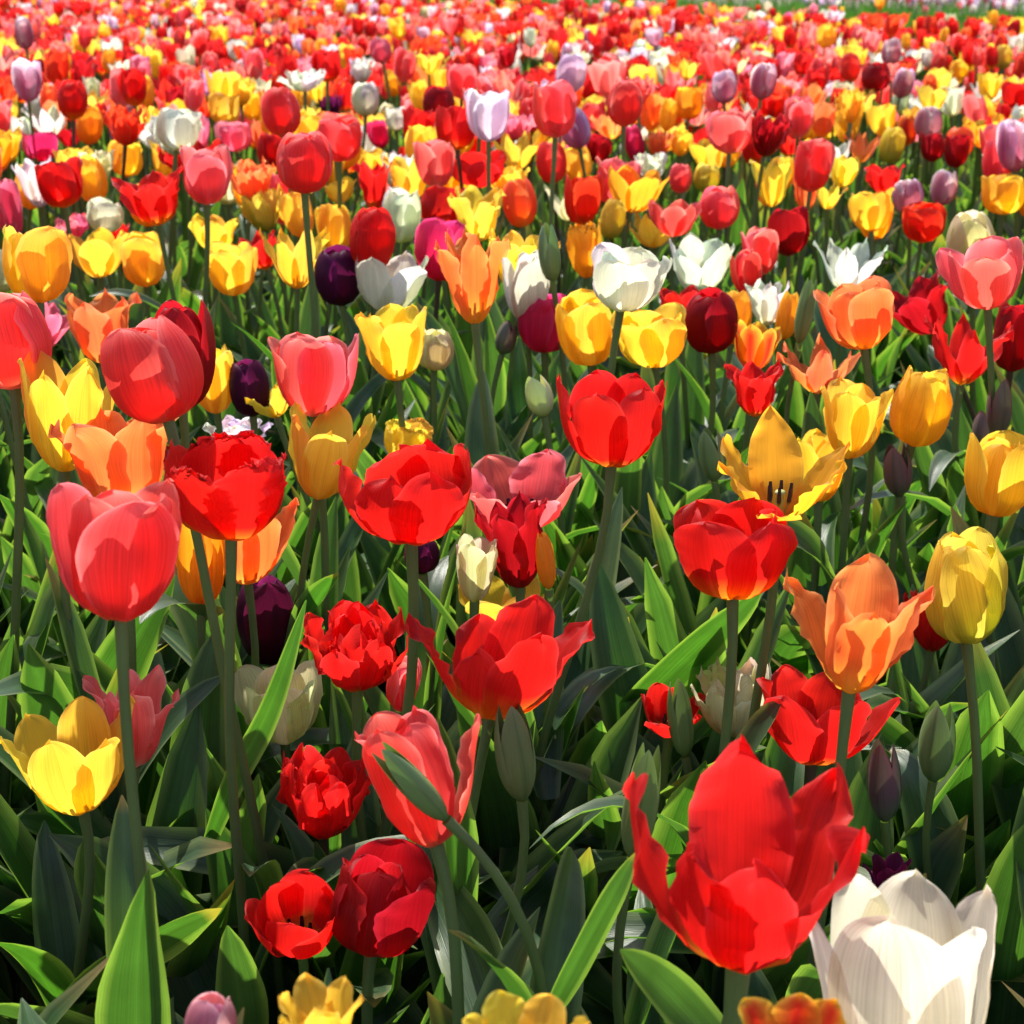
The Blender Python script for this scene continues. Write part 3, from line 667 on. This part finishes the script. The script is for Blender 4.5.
def build_tulip(t, idx):
    r = np.random.default_rng(1000 + idx + int(t['opt'].get('sd', 0)) * 977)
    form, key, o = t['form'], t['col'], t['opt']
    px = max(t['box'][1] - t['box'][0], t['box'][3] - t['box'][2])
    nu, nv = (14, 18) if px > 95 else (10, 12) if px > 55 else (8, 9) if px > 32 else (6, 7)
    if form == 'fringe': nu, nv = 12, 30
    hero = HERO.get(o.get('hero'), {})
    az0 = hero.get('az0', -90 + r.uniform(-32, 32) + (60 if r.uniform() < .35 else 0))
    pet = flower_petals(form, r, nu, nv, az0, hero.get('n'), ruffle=1.0)
    B, Rm, s, sz = fit(pet, t, r)
    axis = Rm @ np.array([0, 0, 1.])
    H = B[2]
    sl = o.get('sl', r.normal(0, .07))
    G = np.array([B[0] + sl * H - (axis[0] * .12 if 'sl' not in o else 0), B[1] - axis[1] * .06 + r.normal(0, .01), 0.0])
    kind = 'tulip_bud' if form == 'bud' else 'tulip'
    root = bpy.data.objects.new(kind, None); COL.objects.link(root); root.location = G; root.empty_display_size = .02
    props(root, t['label'], 'tulip bud' if form == 'bud' else 'tulip', 'green tulip buds not yet open' if form == 'bud' else 'tulips in bloom in the mixed bed')
    g = -G
    # stem: leaves the bloom along its axis
    n = 14; tt = np.linspace(0, 1, n)[:, None]
    if o.get('bend'):
        p1 = G + np.array([0, 0, .62 * H]); p2 = B - axis * .055 + np.array([.022, 0, -.008])
    else:
        p1 = G + np.array([0, 0, .42 * H]); p2 = B - axis * .30 * H
    c = (1 - tt) ** 3 * G + 3 * (1 - tt) ** 2 * tt * p1 + 3 * (1 - tt) * tt ** 2 * p2 + tt ** 3 * B
    wob = np.sin(tt * np.pi) * np.sin(tt * 5 + r.uniform(0, 6)) * .006; c = c + wob * np.array([1, .4, 0]); c[-1] = B
    rs = .0025 + .0006 * r.uniform() if form != 'bud' else .0025
    if o.get('hero') in ('red', 'white'): rs = .0044
    rad = np.full(n, rs) * np.linspace(1.12, .95, n); rad[-1] *= 1.25; rad[0] *= 1.1
    V, Qd, st = tube(c, rad, 8)
    ca, cb = STEMC.get(key, STEMDEF)
    if key in STEMC and (r.uniform() < .62 or 'gs' in o): ca = STEMDEF[0]
    mixv = np.clip((st[:, 1] - .35) / .5, 0, 1)[:, None]
    mesh_obj('stem', V + g, Qd, np.array(cb) * (1 - mixv) + np.array(ca) * mixv, st, M_STEM, root)
    # the flower: a receptacle with pistil, its petals hang on it
    rad_, hh = s, sz
    V, Qd, st = lathe([(.0, -.01), (.05, .0), (.062, .02), (.04, .05), (.05, .10), (.055, .22), (.045, .30), (.075, .33), (.06, .36), (0, .36)], 8)
    cc = np.where(st[:, 1:2] < .3, np.array(ca)[None], np.array((.42, .46, .16))[None])
    fl = mesh_obj('flower' if form != 'bud' else 'bud_head', (V * (s * .8, s * .8, sz * (.85 if form != 'bud' else .6))) @ Rm.T + B + g, Qd, cc, st, M_CORE, root)
    tone = np.random.default_rng(idx)
    for P, st in pet:
        mesh_obj('petal', (P * (s, s, sz)) @ Rm.T + B + g, grid_faces(nu, nv), petal_col(key, st, r, be=o.get('be', r.uniform(.7, 1.5))), st, M_BUD if form == 'bud' else M_PETAL, fl)
    if px > 55 and form in ('open', 'star', 'lily', 'cupo', 'bowl'):
        for k in range(6):
            a = k * math.pi / 3 + .3
            cs = np.array([[.05 * math.cos(a), .05 * math.sin(a), .03], [.10 * math.cos(a), .10 * math.sin(a), .16], [.11 * math.cos(a), .11 * math.sin(a), .22], [.12 * math.cos(a), .12 * math.sin(a), .38]])
            V, Qd, st = tube(cs, np.array([.008, .010, .024, .016]), 6)
            mesh_obj('stamen', (V * (s, s, sz)) @ Rm.T + B + g, Qd, np.where(st[:, 1:2] > .4, np.array((.03, .015, .03))[None], np.array((.35, .33, .08))[None]), st, M_CORE, fl)
    # leaves
    for nm_, pts_, hw_, ro_ in HL:
        if nm_ == t['nm']:
            V, st, Qd = leaf_along(r, [unproj(*p) for p in pts_], hw_, ro_)
            mesh_obj('leaf', V + g, Qd, leaf_col(st, r), st, M_LEAF, root)
    zb = t['z']
    nl = int(r.integers(3, 6)) if zb < 1.9 else int(r.integers(2, 4)) if zb < 3 else 2
    a0 = r.uniform(0, 6.28)
    for k in range(nl):
        for attempt in range(9):
            az = a0 + k * 2.3 + r.normal(0, .35)
            sc = .93 ** attempt
            big = k < 2
            L = (r.uniform(.25, .37) if big else r.uniform(.17, .25)) * sc * min(1, H / .42 + .12)
            hw = (r.uniform(.024, .041) if big else r.uniform(.014, .024))
            tl = 0.0 if big else min(.30, .05 + .05 * k) * H / .45
            i0 = tl / H * (n - 1); p0 = c[int(i0)] + g
            e0 = r.uniform(74, 88); e1 = r.uniform(35, 76) if r.uniform() < .6 else r.uniform(-50, 30)
            V, st = leaf(r, p0, az, L, hw, e0, e1, 6, 12 if px > 45 else 8, fold=r.uniform(.6, 1.2), twist=r.normal(0, .5), drift=r.normal(0, .45), wave=r.uniform(.04, .2))
            if not hits_bloom(V + G): break
        mesh_obj('leaf', V, grid_faces(6, 12 if px > 45 else 8), leaf_col(st, r), st, M_LEAF, root)
    return root

# ------------------------------------------------------------------ the ground
def ground():
    xs = np.concatenate([[-300, -60, -12], np.linspace(-4, 4, 90), [12, 60, 300]]); ys = np.concatenate([[-60, -8], np.linspace(-1.5, 7, 100), [9, 12, 16, 30, 80, 500]])
    X, Y = np.meshgrid(xs, ys)
    Z = .010 * np.sin(X * 7 + 1.3 * np.sin(Y * 5)) * np.sin(Y * 9 + X * 3) + .006 * np.sin(X * 23 + Y * 17) * np.sin(Y * 29 - X * 11)
    Z = np.where((np.abs(X) < 4) & (Y < 7) & (Y > -1.5), Z, 0) - .012
    o = mesh_obj('ground', np.stack([X, Y, Z], -1).reshape(-1, 3), grid_faces(len(xs) - 1, len(ys) - 1), None, None, M_SOIL)
    props(o, 'dry brown crumbly soil of the tulip bed, seen between the leaves', 'ground', kind='structure')
    h = Heap(); r = rng
    base = np.array([[1, 0, 0], [0, 1, 0], [-1, 0, 0], [0, -1, 0], [.7, .7, .6], [-.7, .7, .6], [-.7, -.7, .6], [.7, -.7, .6], [0, 0, 1]], float)
    V0, Q0_, st0 = lathe([(.75, -.5), (1, .0), (.85, .5), (.45, .85), (0, .95)], 6)
    for _ in range(2600):
        y = r.uniform(.8, 3.2); x = r.uniform(-.42, .42) * (y + .4)
        s = .003 + .009 * r.uniform() ** 2.5
        V = V0 * r.uniform(.7, 1.25, V0.shape); V = rotz(V, r.uniform(0, 6.28)) * s * np.array([1, 1, .7]) + np.array([x, y, -.004])
        h.add(V, Q0_, np.array((.30, .22, .15)) * r.uniform(.55, 1.3), st0)
    o = h.build('soil_clods', M_CLOD); props(o, 'small dry clods lying on the soil between the tulips', 'soil clods', kind='stuff')
    h = Heap()
    for _ in range(900):
        y = r.uniform(.8, 3.0); x = r.uniform(-.42, .42) * (y + .4); a = r.uniform(0, 6.28); L = r.uniform(.02, .07)
        d = np.array([math.cos(a), math.sin(a), r.normal(0, .15)]); c = np.array([x, y, .004])[None] + np.linspace(-.5, .5, 4)[:, None] * L * d
        V, Qd, st = tube(c, np.full(4, r.uniform(.0006, .0014)), 4); h.add(V, Qd, np.array((.50, .40, .24)) * r.uniform(.5, 1.2), st)
    o = h.build('dry_straw', M_CLOD); props(o, 'dry pale straw bits scattered on the soil', 'straw', kind='stuff')
ground()

# ------------------------------------------------------------------ random plants of the bed further back
def zline(py, hb=.45): return (HC - hb) / Q0(py)
def field_end(x_over_z):                                    # the bed ends along a slanting line, nearer on the right
    return min(6.35 + 9.5 * (.3 - x_over_z), 12.4)
PICK = [('R', .27), ('CR', .20), ('C', .07), ('RO', .10), ('O', .04), ('Y', .15), ('W', .05), ('RD', .04), ('LV', .015), ('MV', .03), ('PK', .03), ('K', .03)]
PICKY = [('Y', .34), ('YG', .08), ('C', .13), ('CR', .08), ('R', .12), ('W', .10), ('O', .08), ('K', .03), ('PK', .04)]
PFORM = [('cup', .22), ('egg', .16), ('cupo', .16), ('open', .13), ('dbl', .12), ('star', .06), ('lily', .10), ('slim', .12)]
def choose(r, tab): return str(r.choice([a for a, _ in tab], p=np.array([b for _, b in tab]) / sum(b for _, b in tab)))
cat_ground = np.array([unproj((t['box'][0] + t['box'][2 - 1]) / 2, t['box'][3], t['z']) for t in TULIPS])
pts = []
cell = {}
def free(x, y, d):
    ci, cj = int(x // .1), int(y // .1)
    for i in range(ci - 1, ci + 2):
        for j in range(cj - 1, cj + 2):
            for (a, b) in cell.get((i, j), ()):
                if (a - x) ** 2 + (b - y) ** 2 < d * d: return False
    return True
def occupy(x, y): cell.setdefault((int(x // .1), int(y // .1)), []).append((x, y))
for c in cat_ground: occupy(c[0], c[1])
for _ in range(60000):
    y = math.sqrt(rng.uniform(.0, 12.6 ** 2)); hx = .34 * y + .55
    x = rng.uniform(-hx, hx)
    if y > field_end(x / max(y, .1)) or y < .35: continue
    if not free(x, y, .056 if y < 3.4 else .062): continue
    hb = rng.normal(.445, .028)
    P = np.array([x, y, hb]); X, Y, Z = proj(P)
    sz = F * .062 / Z
    inframe = -sz < X < 1024 + sz and Y - sz < 1040
    if inframe:
        # keep clear of the individually placed blooms
        bx0, bx1, by0, by1 = X - sz * .4, X + sz * .4, Y - sz * .55, Y + sz * .45
        ov = (np.minimum(BOX[:, 1], bx1) - np.maximum(BOX[:, 0], bx0)); ow = (np.minimum(BOX[:, 3], by1) - np.maximum(BOX[:, 2], by0))
        cover = np.where((ov > 0) & (ow > 0), ov * ow, 0) / ((BOX[:, 1] - BOX[:, 0]) * (BOX[:, 3] - BOX[:, 2]))
        if (cover[BZ > Z - .03] > .12).any(): continue
        if Y > 120 and rng.uniform() > np.interp(Y, [180, 240, 300], [1, .55, 0]): continue
    occupy(x, y); pts.append((Z, x, y, hb, X, Y, sz, inframe))
pts.sort()
NIND = 316 - len(TULIPS)
auto = [p for p in pts if p[7]][:max(NIND, 0)]
autoset = set(id(p) for p in auto)
rest = [p for p in pts if id(p) not in autoset]
print('catalogue', len(TULIPS), 'auto', len(auto), 'mass', len(rest))
AUTO = []
for p in auto:
    Z, x, y, hb, X, Y, sz, _ = p; r = np.random.default_rng(int(abs(x) * 1e6) % 99991)
    fo = choose(r, PFORM); wd = sz * r.uniform(.78, 1.0) * (1.15 if fo in ('star', 'open', 'dbl') else .9 if fo == 'egg' else 1); ht = sz * r.uniform(.9, 1.15) * (.85 if fo in ('star', 'dbl') else 1)
    AUTO.append(dict(box=(X - wd / 2, X + wd / 2, Y - ht * .6, Y + ht * .4), col=choose(r, PICKY if Y > 110 else PICK), form=fo, opt={'z': Z}, label=None, nm='', z=Z))

# labels of the tulips described by their neighbours
FWORD = dict(cup='cup-shaped', cupo='goblet-shaped', open='open', bowl='bowl-shaped', lily='pointed', star='wide-open', egg='closed', bud='bud-like', slim='slender', flare='flaring', dbl='double', fringe='fringed')
marks = [(((t['box'][0] + t['box'][1]) / 2, (t['box'][2] + t['box'][3]) / 2), t['nm']) for t in TULIPS if t['nm']]
def where(cx, cy, m):
    dx, dy = cx - m[0], cy - m[1]
    h = 'left' if dx < 0 else 'right'; v = 'behind' if dy < 0 else 'in front'
    if abs(dx) > 2.2 * abs(dy): return h + ' of'
    if abs(dy) > 2.2 * abs(dx): return 'behind' if dy < 0 else 'in front of'
    return v + ' and ' + h + ' of'
used = set(t['label'] for t in TULIPS)
everyone = TULIPS + AUTO
cen = np.array([((t['box'][0] + t['box'][1]) / 2, (t['box'][2] + t['box'][3]) / 2) for t in everyone])
for k, t in enumerate(AUTO):
    cx, cy = cen[len(TULIPS) + k]
    d = sorted(marks, key=lambda m: (m[0][0] - cx) ** 2 + ((m[0][1] - cy) * 1.4) ** 2)
    base = PIG[t['col']][5] + ' ' + FWORD[t['form']] + ' tulip'
    nn = [j for j in np.argsort(((cen - (cx, cy)) ** 2).sum(1)) if j != len(TULIPS) + k][:2]
    beside = PIG[everyone[nn[0]]['col']][5]; side = 'right' if cx > cen[nn[0]][0] else 'left'
    cands = []
    for m in d[:3]: cands.append(f'{base} {where(cx, cy, m[0])} the {m[1]}')
    for m in d[:3]: cands.append(f'{base} just {side} of a {beside} one, {where(cx, cy, m[0])} the {m[1]}')
    cands.append(f'{base} {where(cx, cy, d[0][0])} the {d[0][1]}, {where(cx, cy, d[1][0])} the {d[1][1]}')
    for cnd in cands:
        if cnd not in used and len(cnd.split()) <= 16: break
    used.add(cnd); t['label'] = cnd

for i, t in enumerate(everyone): build_tulip(t, i)

# ------------------------------------------------------------------ the uncountable rest of the bed: one mass of blooms, one of leaves
def library(nu, nv, n):
    out = {}
    for fo, _ in PFORM + [('bud', 0)]:
        L = []
        for k in range(n):
            r = np.random.default_rng(50 + k); L.append(flower_petals(fo, r, nu, nv, r.uniform(0, 120)))
        out[fo] = L
    return out
LIB = {0: library(6, 7, 4), 1: library(2, 5, 4), 2: library(2, 3, 4)}
RES = {0: (6, 7), 1: (2, 5), 2: (2, 3)}
blooms, greens = Heap(), Heap()
def mass_plant(x, y, hb, size, key, fo, r, lod, dist, bloom=True):
    G = np.array([x, y, 0.]); B = np.array([x + r.normal(0, .012), y + r.normal(0, .012), hb - size * .5])
    if bloom:
        pet = LIB[lod][fo][int(r.integers(4))]; nu, nv = RES[lod]
        Rm = tilt_matrix(r.normal(0, 6), r.normal(0, 6)); a = r.uniform(0, 6.28)
        s = size * (1.12 if fo in ('egg', 'cup', 'cupo') else .95)
        for P, st in pet[:6 if lod == 0 or fo != 'dbl' else 8]:
            blooms.add((rotz(P, a) * (s, s, s * r.uniform(.95, 1.1))) @ Rm.T + B, grid_faces(nu, nv), petal_col(key, st, r), st)
        c = np.linspace(G, B, 3); V, Qd, st = tube(c, np.full(3, .003), 5 if lod == 0 else 3)
        greens.add(V, Qd, np.array((.085, .12, .045)) * np.ones((len(V), 1)), st)
    a0 = r.uniform(0, 6.28)
    for k in range(3 if lod == 0 else 2):
        nu, nv = (4, 8) if lod == 0 else (2, 4)
        for _t in range(7):
            V, st = leaf(r, G, a0 + k * 2.4 + r.normal(0, .3), r.uniform(.22, .37) * (.9 ** _t), r.uniform(.018, .036), r.uniform(70, 88), r.uniform(20, 75) if r.uniform() < .75 else r.uniform(-50, 20), nu, nv, twist=r.normal(0, .4), drift=r.normal(0, .3))
            if dist > 2.2 or not hits_bloom(V): break
        else: continue
        greens.add(V, grid_faces(nu, nv), leaf_col(st, r), st)
for (Z, x, y, hb, X, Y, sz, inf) in rest:
    r = np.random.default_rng(int(abs(x * 7 + y) * 1e5) % 999983)
    lod = 0 if Z < 2.6 else 1 if Z < 6 else 2
    mass_plant(x, y, hb, r.normal(.061 if Z < 4 else .056, .008), choose(r, PICKY if 110 < Y < 330 else PICK), choose(r, PFORM), r, lod, Z)
# leafy shoots without blooms between the near plants
n = 0
while n < 680:
    y = rng.uniform(.90, 2.3) if n < 470 else rng.uniform(2.2, 3.6); x = rng.uniform(-.36, .36) * (y + .15)
    if abs(x - .47 * y / 1.45) < .07 and abs(y - 1.42) < .12: n += 1; continue    # bare soil shows here
    if abs(x - .22) < .06 and abs(y - 1.75) < .10: n += 1; continue
    mass_plant(x, y, 0, 0, 'G', 'bud', rng, 0, y * .9, bloom=False); n += 1
o = blooms.build('distant_tulips', M_PETAL); props(o, 'countless small red, pink, yellow and white tulips crowding the bed far back', 'tulips', kind='stuff')
o = greens.build('tulip_foliage', M_LEAF); props(o, 'dense green tulip leaves and stems filling the bed', 'foliage', kind='stuff')

# the grass strip and the pale mauve bed beyond it
h = Heap()
for _ in range(52000):
    x = rng.uniform(-7, 6.5); y0 = field_end(x / 8.5); y = y0 + rng.uniform(.02, 5.0)
    L = rng.uniform(.34, .48); a = rng.uniform(0, 6.28)
    V, st = leaf(rng, np.array([x, y, 0.]), a, L, rng.uniform(.006, .014), 85, rng.uniform(40, 80), 2, 3)
    h.add(V, grid_faces(2, 3), np.array((.075, .17, .03)) * rng.uniform(.7, 1.3), st)
o = h.build('grass_strip', M_GRASS); props(o, 'green grassy strip behind the mixed tulip bed at the top right', 'grass', kind='stuff')
blooms = Heap(); greens = Heap()
for _ in range(1500):
    x = rng.uniform(-2, 6.2); y0 = field_end(x / 9.0) + 3.6; y = y0 + rng.uniform(0, 4)
    if x < 1.9 and rng.uniform() < .85: continue
    mass_plant(x, y, rng.normal(.44, .025), .058, choose(rng, [('LV', .7), ('PK', .3)]), 'cup', rng, 2, 9)
o = blooms.build('mauve_tulips', M_PETAL); props(o, 'band of pale lilac pink tulips beyond the grass strip at the top right', 'tulips', kind='stuff')
o = greens.build('mauve_bed_foliage', M_LEAF); props(o, 'green leaves under the pale lilac tulip band', 'foliage', kind='stuff')
